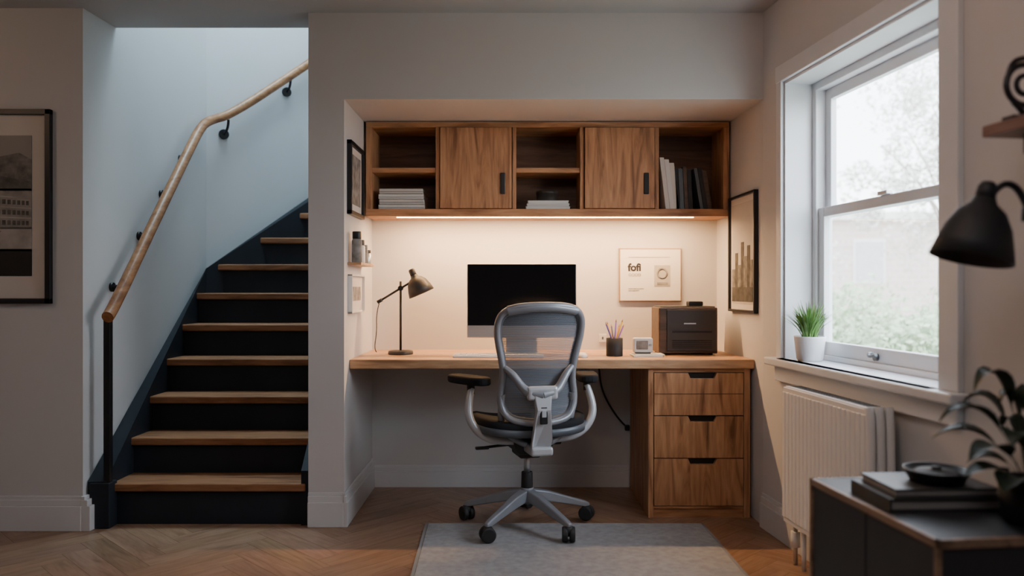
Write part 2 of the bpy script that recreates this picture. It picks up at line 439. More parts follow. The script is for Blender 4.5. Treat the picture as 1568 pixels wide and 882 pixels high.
for k in range(10):
    w = random.uniform(.022, .027) if k < 3 else random.uniform(.017, .024)
    h = (.268, .258, .240, .215, .21, .222, .205, .212, .215, .20)[k]; lean = .12 if k < 3 else (.05 if k < 7 else .16)
    if k == 7: x += .012
    m = (PAPER, WHITE, PAPER)[k] if k < 3 else (BLACKM, CHD, WALNUT, BLACKM, CHD, BLACKM, WALNUT)[k-3]
    # leaning left: the foot sits further right than the head
    slabpoly('book_%d' % k, [(x+lean*h, 4.115, zb), (x+w+lean*h, 4.115, zb), (x+w, 4.115, zb+h), (x, 4.115, zb+h)], (0, .18, 0), m, gb, .0015)
    x += w+.0015

def area(name, loc, target, sx, sy, P, col, spread=math.pi):
    l = bpy.data.lights.new(name, 'AREA'); l.shape = 'RECTANGLE'; l.size = sx; l.size_y = sy; l.energy = P; l.color = col; l.spread = spread
    o = bpy.data.objects.new(name, l); COL.objects.link(o); o.location = loc
    o.rotation_euler = (Vector(target)-Vector(loc)).to_track_quat('-Z', 'Y').to_euler(); return o
area('led_strip_light', (.172, 4.148, 1.449), (.172, 4.20, .75), 1.54, .02, 31, (1, .58, .27))

# ================================================================ DESK
gd = G('desk', (.19, 3.74, 0))
prism('desk_top', [(-.764, 3.74), (1.139, 3.74), (1.117, 4.356), (-.764, 4.356)], .706, .75, WDESK, gd, .005, 3)
DF = 3.762
box('pedestal_side_left', .643, .668, DF, 4.34, 0, .706, WZ, gd, .002)
box('pedestal_side_right', 1.095, 1.125, DF, 4.34, 0, .706, WZ, gd, .002)
box('pedestal_rail_top', .668, 1.095, DF+.002, DF+.03, .688, .706, WX, gd)
box('pedestal_kick', .668, 1.095, DF+.01, DF+.03, 0, .045, WX, gd)
box('pedestal_bottom', .668, 1.095, DF+.0, 4.34, .045, .055, WX, gd)
box('pedestal_interior', .668, 1.095, DF+.05, 4.33, .055, .70, BLACKM, gd)
for k, (z0, z1) in enumerate([(.485, .685), (.284, .481), (.058, .280)]):
    xa, xb_ = .671, 1.092; ca, cb = .835, .962; d = .026
    pts = [(xa, DF-.003, z0), (xb_, DF-.003, z0), (xb_, DF-.003, z1), (cb+.004, DF-.003, z1), (cb-.008, DF-.003, z1-d), (ca+.008, DF-.003, z1-d), (ca-.004, DF-.003, z1), (xa, DF-.003, z1)]
    slabpoly('drawer_front_%d' % k, pts, (0, .022, 0), (WZ, WZ2, WZ)[k], gd, .0015)
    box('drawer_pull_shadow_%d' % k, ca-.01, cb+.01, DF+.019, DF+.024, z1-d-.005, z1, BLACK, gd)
box('drawer_groove', .671, 1.092, DF-.0045, DF-.003, .585, .588, WDARK, gd)

gcb = G('power_cable', (.5, 4.3, .4))
tube('cable', [(.47, 4.33, .70), (.475, 4.335, .60), (.50, 4.34, .50), (.56, 4.345, .40), (.61, 4.345, .34), (.625, 4.346, .33)], .005, BLACK, gcb)
box('cable_plug', .615, .64, 4.33, 4.357, .31, .34, BLACK, gcb, .003)

# ---- monitor
gm = G('desktop_monitor', (.05, 4.06, .75))
box('body', -.229, .329, 4.05, 4.066, .832, 1.21, SILV, gm, .006, 3)
box('screen', -.226, .326, 4.047, 4.052, .895, 1.207, SCREEN, gm, .004)
slabpoly('stand_neck', [(-.03, 4.07, .95), (.13, 4.07, .95), (.13, 4.12, .75), (-.03, 4.12, .75)], (0, .012, 0), SILV, gm, .002)
box('stand_foot', -.04, .14, 4.0, 4.15, .75, .757, SILV, gm, .003)
box('arm_block', -.01, .11, 4.064, 4.085, .94, 1.02, SILV, gm, .003)
gk = G('keyboard', (-.05, 3.87, .75))
box('base', -.285, .155, 3.83, 3.94, .75, .762, WHITE, gk, .003)
for r in range(5):
    for q in range(14):
        xx = -.278+q*.0305; yy = 3.836+r*.0203
        if r == 0 and 4 <= q <= 8:
            if q == 4: box('space_bar', xx, xx+.0305*5-.004, yy, yy+.017, .762, .7655, PAPER, gk, .001)
            continue
        box('key_%d_%d' % (r, q), xx, xx+.0265, yy, yy+.017, .762, .7655, PAPER, gk)
gms = G('computer_mouse', (.33, 3.87, .75))
lathe('shell', [(.0, .024), (.018, .022), (.028, .013), (.031, .0), (0, 0)], WHITE, gms, (.34, 3.87, .75), Matrix.Diagonal((.9, 1.7, 1, 1)))

# ---- desk lamp
gl = G('desk_lamp', (-.566, 4.05, .75))
lx, ly = -.566, 4.05
lathe('base', [(0, 0), (.062, 0), (.064, .004), (.062, .016), (.05, .019), (0, .020)], BRONZE, gl, (lx, ly, .75))
cyl('pole', (lx, ly, .765), (lx, ly, 1.12), .006, BLACK, gl)
cyl('pole_joint', (lx, ly-.012, 1.085), (lx, ly+.012, 1.085), .013, BLACK, gl)
A = Vector((-.672, 4.05, 1.02)); Bp = Vector((-.50, 4.05, 1.125))
cyl('arm', A, Bp, .0055, BLACK, gl)
cyl('counterweight', A-Vector((.012, 0, .007)), A+Vector((.012, 0, .007)), .009, BLACK, gl)
Ms = Matrix.Rotation(math.radians(-24), 4, 'Y')
lathe('shade', [(0, .062), (.017, .062), (.02, .05), (.034, .042), (.05, .022), (.062, -.012), (.068, -.04), (.065, -.04), (.058, -.012), (.046, .018), (.03, .036), (0, .04)], BRONZE, gl, (-.475, 4.05, 1.095), Ms)
lathe('shade_cap', [(0, .095), (.012, .095), (.016, .088), (.017, .06), (0, .06)], BRONZE, gl, (-.475, 4.05, 1.095), Ms)
tube('cord', [A, A+Vector((-.02, .01, -.06)), A+Vector((-.02, .03, -.16)), A+Vector((-.04, .06, -.25)), A+Vector((-.03, .08, -.266))], .0022, BLACK, gl)

# ---- pencil cup
gpc = G('pencil_cup', (.508, 3.95, .75))
lathe('cup', [(0, 0), (.040, 0), (.041, .003), (.041, .088), (.038, .088), (.037, .006), (0, .006)], BLACKM, gpc, (.508, 3.95, .75))
pc = [(.30, .12, .5), (.75, .42, .03), (.35, .2, .6), (.65, .2, .05), (.12, .10, .42), (.8, .55, .08), (.06, .06, .15)]
for k, cc in enumerate(pc):
    a = k*2.4; m = mat('pencil_%d' % k, cc, .5)
    b0 = Vector((.508-.015*math.cos(a), 3.95-.015*math.sin(a), .757)); b1 = Vector((.508+.042*math.cos(a), 3.95+.03*math.sin(a), .893+.013*(k % 3)))
    cyl('pencil_%d' % k, b0, b1, .0042, m, gpc, seg=6)
    cyl('tip_%d' % k, b1, b1+(b1-b0).normalized()*.014, .0042, WDESK, gpc, r1=.0006, seg=6)
gpp = G('paper_pads', (.665, 3.93, .75))
box('pad_0', .59, .735, 3.87, 4.0, .75, .757, WHITE, gpp, .001)
box('pad_1', .60, .745, 3.88, 3.995, .757, .762, PAPER, gpp, .001)
gck = G('small_desk_clock', (.645, 3.95, .762))
box('body', .60, .695, 3.925, 3.975, .768, .84, WHITE, gck, .008, 3)
box('face', .613, .67, 3.922, 3.927, .783, .826, GREYP, gck, .003)
cyl('knob', (.682, 3.918, .805), (.682, 3.927, .805), .006, SILV, gck)
box('foot', .61, .685, 3.935, 3.965, .762, .769, WALNUT, gck)
gso = G('wall_socket', (.49, 4.35, .82))
box('plate', .475, .515, 4.347, 4.357, .79, .835, WHITE, gso, .002)
box('hole', .49, .50, 4.3455, 4.348, .805, .82, CHD, gso)
# ---- printer
gpr = G('desktop_printer', (.87, 4.0, .75))
box('body', .735, 1.03, 3.99, 4.20, .758, .988, WALNUT, gpr, .006, 3)
box('front_panel', .775, 1.022, 3.984, 3.992, .77, .978, PRP, gpr, .003)
box('side_trim', .741, .770, 3.986, 3.992, .77, .978, WALNUT, gpr)
for k in range(5): box('vent_%d' % k, .80, 1.0, 3.9815, 3.985, .785+.009*k, .789+.009*k, BLACK, gpr)
box('paper_slot', .80, 1.0, 3.9815, 3.985, .862, .872, BLACK, gpr)
box('badge', .86, .92, 3.982, 3.985, .905, .911, SILV, gpr)
box('lid', .745, 1.02, 4.0, 4.19, .988, .994, PRP, gpr, .002)
box('knob', .90, .972, 4.05, 4.12, .994, 1.018, BLACK, gpr, .005)
for k, (a, b) in enumerate([(.76, 4.01), (1.0, 4.01), (.76, 4.18), (1.0, 4.18)]): cyl('foot_%d' % k, (a, b, .75), (a, b, .759), .01, BLACK, gpr)

# ---- print on alcove back wall
gf = G('framed_print', (.75, 4.35, 1.15))
box('frame', .583, .925, 4.343, 4.357, 1.011, 1.303, mat('frame_thin', (.30, .2, .13), .5), gf, .002)
box('sheet', .590, .918, 4.340, 4.344, 1.018, 1.296, PAPER, gf)
MT = Matrix.Rotation(math.radians(90), 4, 'X')
text('title', 'fofi', .056, Matrix.Translation((.632, 4.3392, 1.180)) @ MT, BLACKM, gf)
text('caption', 'GOOD', .022, Matrix.Translation((.634, 4.3392, 1.150)) @ MT, GREYP, gf)
text('body_text', 'work well at home\nand rest after', .011, Matrix.Translation((.634, 4.3392, 1.08)) @ MT, GREYP, gf)
box('stamp', .775, .862, 4.3385, 4.3405, 1.095, 1.21, mat('stamp_grey', (.42, .40, .37), .8), gf)
lathe('stamp_ring', [(.030, 0), (.030, .002), (.020, .002), (.020, 0)], GREYP, gf, (.818, 4.3388, 1.165), MT)
box('stamp_bar', .79, .848, 4.3365, 4.339, 1.105, 1.117, GREYP, gf)
box('top_line', .635, .86, 4.3385, 4.3405, 1.252, 1.2545, GREYP, gf)

def sideframe(name, xw, y0, y1, z0, z1, sgn, fw=.02, mt=.05, art=GREYP, fm=BLACK, g=None):
    g = G(name, (xw, (y0+y1)/2, (z0+z1)/2)) if g is None else g
    t = .022*sgn
    box('frame_bottom', xw, xw+t, y0, y1, z0, z0+fw, fm, g, .002); box('frame_top', xw, xw+t, y0, y1, z1-fw, z1, fm, g, .002)
    box('frame_a', xw, xw+t, y0, y0+fw, z0, z1, fm, g, .002); box('frame_b', xw, xw+t, y1-fw, y1, z0, z1, fm, g, .002)
    box('mat_board', xw, xw+t*.4, y0+fw, y1-fw, z0+fw, z1-fw, MATB, g)
    m_ = fw+mt
    box('artwork', xw+t*.4, xw+t*.5, y0+m_, y1-m_, z0+m_, z1-m_, art, g)
    return g
sideframe('picture_frame', -.765, 3.69, 4.02, 1.43, 1.775, 1, mt=.035, art=GREYP)
sideframe('picture_frame', -.765, 3.71, 4.03, .967, 1.15, 1, fw=.008, mt=.05, art=GREYP, fm=WHITE)
Mr = Matrix.Translation((1.1445, 3.66, 0)) @ Matrix.Rotation(math.atan2(.03, .87), 4, 'Z')
gx = G('poster_frame', M=Mr)
PAL = mat('poster_pale', (.50, .475, .45), .8, var=.06, scale=6)
sideframe('', 0, .035, .43, .968, 1.544, -1, fw=.012, mt=.03, art=PAL, g=gx)
sk = mat('poster_ink', (.16, .15, .14), .8, var=.5, scale=30); sk2 = mat('poster_ink_dark', (.06, .056, .052), .8, var=.5, scale=30)
for k, (a, b, h) in enumerate([(.08, .12, .20), (.12, .16, .27), (.16, .21, .22), (.21, .25, .29), (.25, .30, .18), (.30, .34, .24), (.34, .39, .16)]):
    box('tower_%d' % k, -.0125-.0002*(k % 2), -.011, a, b, 1.02, 1.02+h, (sk, sk2)[k % 2], gx)
box('poster_base', -.013, -.011, .08, .39, 1.02, 1.09, sk2, gx)

gsh = G('spice_shelf', (-.74, 3.85, 1.19))
box('board', -.765, -.70, 3.70, 4.05, 1.193, 1.206, WDESK, gsh, .002)
for k, (yy, h, m) in enumerate([(3.74, .145, WHITE), (3.82, .11, CHD), (3.90, .09, WHITE), (3.99, .07, BLACKM)]):
    lathe('jar_%d' % k, [(0, 0), (.022, 0), (.024, .004), (.024, h*.7), (.018, h*.78), (0, h*.78)], (GREYP, WHITE, GREYP, SILV)[k], gsh, (-.728, yy, 1.206))
    cyl('jar_lid_%d' % k, (-.728, yy, 1.206+h*.76), (-.728, yy, 1.206+h), .021, (BLACK, BLACK, CHD, BLACK)[k], gsh, b=.002)

# ---- left wall picture: black-and-white photograph of a building
gL = G('building_photo_frame', (-2.34, 3.56, 1.45))
fx0, fx1, fz0, fz1 = -2.63, -2.057, 1.016, 1.883; w = .024; ya, yb2 = 3.545, 3.57
box('frame_top', fx0, fx1, ya, yb2, fz1-w, fz1, BLACK, gL, .002); box('frame_bottom', fx0, fx1, ya, yb2, fz0, fz0+w, BLACK, gL, .002)
box('frame_l', fx0, fx0+w, ya, yb2, fz0, fz1, BLACK, gL, .002); box('frame_r', fx1-w, fx1, ya, yb2, fz0, fz1, BLACK, gL, .002)
box('mat_board', fx0+w, fx1-w, 3.56, 3.57, fz0+w, fz1-w, MATB, gL)
px0, px1 = -2.545, -2.145
PM = [mat('print_tone_%d' % k, (t*1.06, t, t*.95), .6, var=v_, scale=sc_) for k, (t, v_, sc_) in enumerate([(.24, .08, 6), (.12, .6, 26), (.24, .3, 20), (.08, .5, 30), (.32, .25, 12), (.010, .1, 8)])]
box('print_sky', px0, px1, 3.557, 3.561, 1.66, 1.767, PM[0], gL)
box('print_trees', px0, px1, 3.557, 3.561, 1.52, 1.66, PM[1], gL)
slabpoly('print_hill', [(px0, 3.5565, 1.64), (px0, 3.5565, 1.70), (-2.42, 3.5565, 1.72), (-2.30, 3.5565, 1.67), (-2.20, 3.5565, 1.69), (px1, 3.5565, 1.66), (px1, 3.5565, 1.64)], (0, .001, 0), PM[1], gL)
box('print_facade', px0, px1, 3.557, 3.561, 1.35, 1.53, PM[2], gL)
slabpoly('print_roof', [(-2.50, 3.556, 1.53), (-2.36, 3.556, 1.60), (px1, 3.556, 1.56), (px1, 3.556, 1.53)], (0, .001, 0), PM[3], gL)
# perspective storeys of the printed building: receding floor bands with window openings
for r in range(3):
    zl_, zr_ = 1.372+.052*r, 1.366+.044*r
    slabpoly('print_band_%d' % r, [(-2.53, 3.5562, zl_+.036), (px1, 3.5562, zr_+.028), (px1, 3.5562, zr_+.034), (-2.53, 3.5562, zl_+.043)], (0, .0008, 0), PM[4], gL)
    xx = -2.52; q = 0
    while xx < px1-.02:
        t = (xx+2.53)/.385; wq = .024*(1-.55*t); zz = zl_+(zr_-zl_)*t; hq = .026*(1-.3*t)
        box('print_opening_%d_%d' % (r, q), xx, xx+wq, 3.556, 3.557, zz, zz+hq, PM[3], gL)
        xx += wq*1.55; q += 1
box('print_ledge', px0, px1, 3.5555, 3.557, 1.352, 1.358, PM[3], gL)
box('print_lawn', px0, px1, 3.557, 3.561, 1.25, 1.352, PM[4], gL)
slabpoly('print_path', [(-2.50, 3.556, 1.25), (-2.30, 3.556, 1.34), (-2.28, 3.556, 1.34), (-2.38, 3.556, 1.25)], (0, .001, 0), PM[1], gL)
box('print_dark', px0, px1, 3.557, 3.561, 1.14, 1.26, PM[5], gL)

# ================================================================ RUG
gru = G('area_rug', (.25, 2.9, 0))
prism('rug_pile', [(-.352, 2.37), (.885, 2.37), (.865, 3.65), (-.385, 3.65)], .0005, .010, RUG, gru, .004)
prism('rug_border', [(-.366, 2.36), (.899, 2.36), (.878, 3.66), (-.398, 3.66)], .0003, .006, mat('rug_edge', (.25, .25, .255), .95), gru)

# ================================================================ CHAIR
th = math.radians(15)
MC = Matrix.Translation((.068, 3.61, .010)) @ Matrix.Rotation(th, 4, 'Z')
ch = G('office_chair', M=MC)
for k in range(5):
    a = math.radians(90+72*k)-th; dx, dy = math.cos(a), math.sin(a); sx, sy = -dy, dx
    me = bpy.data.meshes.new('leg'); v = []
    st = [(.02, .028, .118, .168), (.10, .024, .106, .152), (.20, .019, .084, .118), (.285, .016, .064, .090), (.305, .011, .064, .080)]
    for r_, w_, zl, zh in st:
        v += [(dx*r_+sx*w_, dy*r_+sy*w_, zl), (dx*r_-sx*w_, dy*r_-sy*w_, zl), (dx*r_-sx*w_*.8, dy*r_-sy*w_*.8, zh), (dx*r_+sx*w_*.8, dy*r_+sy*w_*.8, zh)]
    f = [(0, 1, 2, 3), tuple(range(len(v)-4, len(v)))[::-1]]
    for q in range(len(st)-1):
        for j in range(4): f.append((4*q+j, 4*q+(j+1) % 4, 4*q+4+(j+1) % 4, 4*q+4+j))
    me.from_pydata(v, [], f)
    bm = bmesh.new(); bm.from_mesh(me); bmesh.ops.recalc_face_normals(bm, faces=bm.faces); bm.to_mesh(me); bm.free()
    bev(add('base_leg_%d' % k, me, CHG, ch), .006, 3)
    c0 = Vector((dx*.292, dy*.292, .033)); ax = Vector((math.cos(a+.9), math.sin(a+.9), 0))
    for s_ in (-1, 1):
        cyl('caster_wheel_%d_%d' % (k, s_), c0+ax*.004*s_, c0+ax*.028*s_, .033, BLACKM, ch, b=.006)
    cyl('caster_axle_%d' % k, c0-ax*.02, c0+ax*.02, .010, BLACK, ch)
    cyl('caster_stem_%d' % k, c0, c0+Vector((0, 0, .045)), .008, BLACK, ch)
    lathe('caster_hood_%d' % k, [(0, .037), (.016, .035), (.022, .026), (.023, .01)], BLACKM, ch, c0)
cyl('hub', (0, 0, .105), (0, 0, .175), .036, CHG, ch, r1=.03, b=.004)
cyl('gas_sleeve', (0, 0, .17), (0, 0, .245), .027, BLACKM, ch, r1=.025, b=.003)
cyl('gas_piston', (0, 0, .24), (0, 0, .34), .014, SILV, ch)
slabpoly('tilt_mechanism', [(-.07, -.12, .345), (.07, -.12, .345), (.095, -.13, .40), (.09, -.13, .43), (-.09, -.13, .43), (-.095, -.13, .40)], (0, .25, 0), BLACKM, ch, .012)
box('tilt_housing', -.05, .05, -.06, .09, .315, .36, BLACKM, ch, .012, 3)
cyl('tilt_knob', (.09, -.03, .385), (.15, -.03, .385), .018, BLACKM, ch, b=.004)
tube('lever_left', [(-.08, -.02, .375), (-.17, -.04, .375), (-.235, -.05, .372)], .006, BLACKM, ch)
box('lever_paddle', -.25, -.19, -.062, -.038, .366, .378, BLACKM, ch, .004)
def seatmesh(name, W_, Dp, zc, m, th_=.03, lift=.03):
    nr, na = 8, 48; v = []; f = []
    def pt(rho, a, dz):
        ex = 2/3.2; cx = abs(math.cos(a))**ex*math.copysign(1, math.cos(a)); sy = abs(math.sin(a))**ex*math.copysign(1, math.sin(a))
        x_ = W_*rho*cx; y_ = Dp*rho*sy+.02
        z_ = zc+lift*(abs(x_)/W_)**2.5-.03*max(0, (y_-.02)/Dp)**4+.015*max(0, -(y_-.02)/Dp)**3+dz-(.012 if rho > .97 else 0)
        return (x_, y_, z_)
    v.append(pt(0, 0, 0))
    for i in range(1, nr+1):
        for j in range(na): v.append(pt(i/nr, 2*math.pi*j/na, 0))
    for j in range(na): f.append((0, 1+j, 1+(j+1) % na))
    for i in range(nr-1):
        for j in range(na): a = 1+i*na; f.append((a+j, a+na+j, a+na+(j+1) % na, a+(j+1) % na))
    base = len(v)
    for j in range(na):
        q = pt(.985, 2*math.pi*j/na, -th_); v.append(q)
    a = 1+(nr-1)*na
    for j in range(na): f.append((a+j, base+j, base+(j+1) % na, a+(j+1) % na))
    v.append((0, .02, zc-th_-.012)); e = len(v)-1
    for j in range(na): f.append((base+j, e, base+(j+1) % na))
    me = bpy.data.meshes.new(name); me.from_pydata(v, [], f); add(name, me, m, ch, True)
SEATM = mat('seat_fabric', (.014, .015, .018), .85, spec=.2)
seatmesh('seat_cushion', .25, .23, .490, SEATM, .045)
seatmesh('seat_frame', .255, .235, .462, CHD, .03)
OUT = [(0, 1.002), (.07, 1.002), (.13, .994), (.170, .972), (.188, .935), (.188, .88), (.176, .82), (.162, .76), (.155, .71), (.160, .66), (.168, .61), (.162, .56), (.138, .520), (.09, .502), (0, .495)]
def prof(z):
    T = [(.48, -.205), (.58, -.192), (.68, -.19), (.80, -.21), (.92, -.24), (1.03, -.275)]
    for (a, p), (b, q) in zip(T, T[1:]):
        if z <= b: return p+(q-p)*(z-a)/(b-a)
    return T[-1][1]
def yb(x, z): return prof(z)+1.3*x*x
loop = [(x, yb(x, z), z) for x, z in OUT]+[(-x, yb(x, z), z) for x, z in OUT[::-1][1:-1]]
tube('back_frame', [(x*.97, y, .755+(z-.755)*.975) for x, y, z in loop], .016, CHD, ch, cyclic=True)
tube('back_frame_outer', [(x*1.005, y-.009, z) for x, y, z in loop], .0145, CHG, ch, cyclic=True)
def halfw(z):
    pts = sorted([(q, p) for p, q in OUT[1:-1]])
    if z <= pts[0][0]: return .07
    for (a, p), (b, q) in zip(pts, pts[1:]):
        if a <= z <= b and b > a: return p+(q-p)*(z-a)/(b-a)
    return pts[-1][1]
v = []; f = []; NR, NX = 40, 17
for i in range(NR):
    z = .500+(1.000-.500)*i/(NR-1); hw = halfw(z)
    for j in range(NX):
        x = hw*(-1+2*j/(NX-1)); v.append((x, yb(x, z), z))
for i in range(NR-1):
    for j in range(NX-1): a = i*NX+j; f.append((a, a+1, a+NX+1, a+NX))
me = bpy.data.meshes.new('back_mesh'); me.from_pydata(v, [], f); add('back_mesh', me, WEAVE, ch, True)
tube('back_top_cap', [(x, yb(x, z)-.004, z-.006) for x, z in [(-.15, .986), (-.08, 1.000), (0, 1.003), (.08, 1.000), (.15, .986)]], .021, CHG, ch)
SP = mat('chair_light_grey', (.44, .46, .49), .35, .2, var=.02)
for s_ in (-1, 1):
    P = [(s_*x, yb(x, z)-o_, z) for x, z, o_ in [(.152, .735, .012), (.125, .715, .022), (.098, .675, .032), (.076, .645, .038), (.045, .628, .042), (.0, .622, .044)]]
    tube('lumbar_arm_%d' % s_, P, .016, CHG, ch, radii=[.8, 1, 1.1, 1.2, 1.4, 1.5])
    P = [(s_*x, y_, z) for x, y_, z in [(.158, yb(.158, .62)-.01, .62), (.165, -.155, .55), (.15, -.14, .475), (.11, -.15, .425), (.05, -.165, .40)]]
    tube('back_yoke_%d' % s_, P, .014, CHG, ch)
box('lumbar_pad', -.068, .068, -.250, -.222, .600, .660, SP, ch, .013, 3)
slabpoly('spine', [(-.042, -.250, .635), (.042, -.250, .635), (.033, -.258, .56), (.046, -.245, .42), (.038, -.20, .365), (-.038, -.20, .365), (-.046, -.245, .42), (-.033, -.258, .56)], (0, .025, 0), SP, ch, .007)
box('spine_slot', -.017, .017, -.2615, -.25, .50, .575, BLACK, ch, .005, 3)
box('spine_button', -.010, .010, -.264, -.26, .53, .56, SP, ch, .002)
box('spine_foot', -.05, .05, -.24, -.08, .36, .40, SP, ch, .012, 3)
for s_, ra_ in ((-1, 28), (1, -14)):
    tube('arm_bracket_%d' % s_, [(s_*.05, -.09, .405), (s_*.15, -.10, .405), (s_*.235, -.10, .435), (s_*.285, -.09, .50), (s_*.287, -.07, .57), (s_*.268, -.05, .635)], .018, SP, ch, radii=[1, 1, 1, 1, .95, .85])
    cyl('arm_post_%d' % s_, (s_*.27, -.05, .61), (s_*.27, -.045, .665), .017, BLACKM, ch, b=.003)
    n = 32; pts = []
    ca, sa = math.cos(math.radians(ra_)), math.sin(math.radians(ra_))
    for j in range(n):
        t = 2*math.pi*j/n; ex = 2/2.8
        x_ = .050*abs(math.cos(t))**ex*math.copysign(1, math.cos(t)); y_ = .125*abs(math.sin(t))**ex*math.copysign(1, math.sin(t))
        pts.append((s_*.275+x_*ca-y_*sa, -.03+x_*sa+y_*ca))
    prism('arm_pad_%d' % s_, pts, .654, .69, SEATM, ch, .012, 3)

# ================================================================ FOREGROUND SIDE CABINET
gF = G('low_sideboard', M=R)
x0, x1, y0, y1, zt_ = -.455, -.024, -1.342, -1.905, .55
box('carcass', x0+.012, x1, y0-.006, y1+.006, .03, zt_-.016, CHAR, gF)
box('top_panel', x0+.01, x1, y0-.01, y1+.01, zt_-.016, zt_, CHAR, gF)
ed = .012
LW = wood('edge_oak', (.15, .09, .055), (.24, .15, .095), (.32, .21, .135), 'y')
box('edge_front', x0, x0+ed, y0, y1, zt_-.018, zt_+.001, LW, gF, .001)
box('edge_near', x0, x1, y1, y1+ed, zt_-.018, zt_+.001, LW, gF, .001)
box('edge_far', x0, x1, y0-ed, y0, zt_-.018, zt_+.001, LW, gF, .001)
box('edge_vert_near', x0, x0+ed, y1, y1+ed, 0, zt_-.018, LW, gF, .001)
box('edge_vert_far', x0, x0+ed, y0-ed, y0, 0, zt_-.018, LW, gF, .001)
box('edge_base', x0, x0+ed, y0, y1, .02, .038, LW, gF, .001)
ym = (y0+y1)/2
box('door_a', x0+.004, x0+.016, y0-.016, ym+.002, .042, zt_-.022, CHAR, gF, .002)
box('door_b', x0+.004, x0+.016, ym-.002, y1+.016, .042, zt_-.022, CHAR, gF, .002)
box('leg_back_a', x1-.03, x1, y0-.05, y0-.02, 0, .035, CHAR, gF); box('leg_back_b', x1-.03, x1, y1+.02, y1+.05, 0, .035, CHAR, gF)
gbk = G('coffee_table_books', M=R @ Matrix.Translation((-.275, -1.60, .551)) @ Matrix.Rotation(math.radians(-4), 4, 'Z'))
GB = mat('book_cover_dark', (.03, .027, .027), .5); GB2 = mat('book_cover_grey', (.06, .055, .055), .5)
PG = mat('page_block', (.30, .27, .25), .8)
box('book_low', -.145, .145, -.10, .10, 0, .005, GB, gbk); box('pages_low', -.142, .140, -.096, .096, .005, .025, PG, gbk); box('cover_low', -.145, .145, -.10, .10, .025, .030, GB, gbk)
box('spine_low', -.147, -.142, -.10, .10, 0, .03, GB, gbk)
box('book_high', -.125, .13, -.085, .09, .030, .034, GB2, gbk); box('pages_high', -.122, .126, -.082, .086, .034, .046, PG, gbk); box('cover_high', -.125, .13, -.085, .09, .046, .050, GB2, gbk)
gbw = G('black_dish', M=R @ Matrix.Translation((-.262, -1.62, .601)))
lathe('dish', [(0, .004), (.05, .0), (.062, .004), (.075, .028), (.077, .034), (.073, .034), (.058, .012), (0, .010)], BLACK, gbw)
lathe('lid', [(0, .040), (.010, .040), (.014, .032), (.045, .030), (.060, .022), (0, .02)], BLACKM, gbw)
gpl = G('potted_leafy_plant', M=R @ Matrix.Translation((-.16, -1.80, .551)))
lathe('pot', [(0, 0), (.042, 0), (.055, .01), (.062, .10), (.058, .10), (.055, .085), (0, .082)], BLACKM, gpl)
def leaf(name, pts, w, m, g, tilt=.35):
    v = []; f = []; n = 14
    P = [Vector(p) for p in pts]
    def bz(t): return (1-t)**3*P[0]+3*(1-t)**2*t*P[1]+3*(1-t)*t*t*P[2]+t**3*P[3]
    for k in range(n+1):
        t = k/n; c_ = bz(t); d = (bz(min(1, t+.01))-bz(max(0, t-.01))).normalized()
        sd = d.cross(Vector((0, 0, 1))).normalized(); up = sd.cross(d)
        ww = .0018 if t < .35 else w*math.sin(math.pi*((t-.35)/.65)**.75)+.0008
        v += [c_-sd*ww+up*ww*tilt, c_, c_+sd*ww+up*ww*tilt]
    for k in range(n):
        q = 3*k; f += [(q, q+1, q+4, q+3), (q+1, q+2, q+5, q+4)]
    me = bpy.data.meshes.new(name); me.from_pydata(v, [], f); add(name, me, m, g, True)
LV = [(-.20, .03, .17), (-.10, .10, .19), (.02, .0, .21), (-.05, -.14, .18), (-.19, -.06, .09), (-.12, .02, .25), (.06, .10, .12), (.08, -.12, .15), (-.14, -.10, .02), (-.02, .06, .14), (-.17, .10, .11), (-.08, -.05, .12), (-.11, .06, .05), (-.16, .0, .03), (-.05, .03, .20)]
for k, (a, b, h) in enumerate(LV):
    leaf('leaf_%d' % k, [(a*.05, b*.05, .08), (a*.25, b*.25, .10+h*.8), (a*.65, b*.65, .10+h*1.25), (a, b, .08+h*.85)], .029+.004*(k % 3), DGREEN, gpl)

gws = G('wall_shelf', M=R)
SHM = wood('shelf_wood_pink', (.16, .085, .07), (.22, .125, .10), (.27, .155, .125), 'y')
box('board', -.20, 0, -1.70, -2.25, 1.447, 1.475, SHM, gws, .003)
box('bracket_a', -.14, 0, -1.76, -1.775, 1.40, 1.447, BLACK, gws); box('bracket_b', -.14, 0, -2.18, -2.195, 1.40, 1.447, BLACK, gws)
gor = G('scroll_ornament', M=R @ Matrix.Translation((-.14, -1.765, 1.475)))
box('foot', -.045, .045, -.02, .02, 0, .012, BLACK, gor, .003)
def ring(name, cx, cz, r, rr): tube(name, [(cx+r*math.cos(t*math.pi/8), 0, cz+r*math.sin(t*math.pi/8)) for t in range(16)], rr, BLACK, gor, cyclic=True)
ring('ring_big', 0, .085, .048, .007); ring('ring_inner', 0, .085, .022, .006)
tube('stem', [(0, 0, .01), (-.01, 0, .03), (-.03, 0, .045)], .007, BLACK, gor)
tube('scroll', [(-.045, 0, .09), (-.04, 0, .135), (0, 0, .150), (.05, 0, .15), (.07, 0, .12)], .006, BLACK, gor)

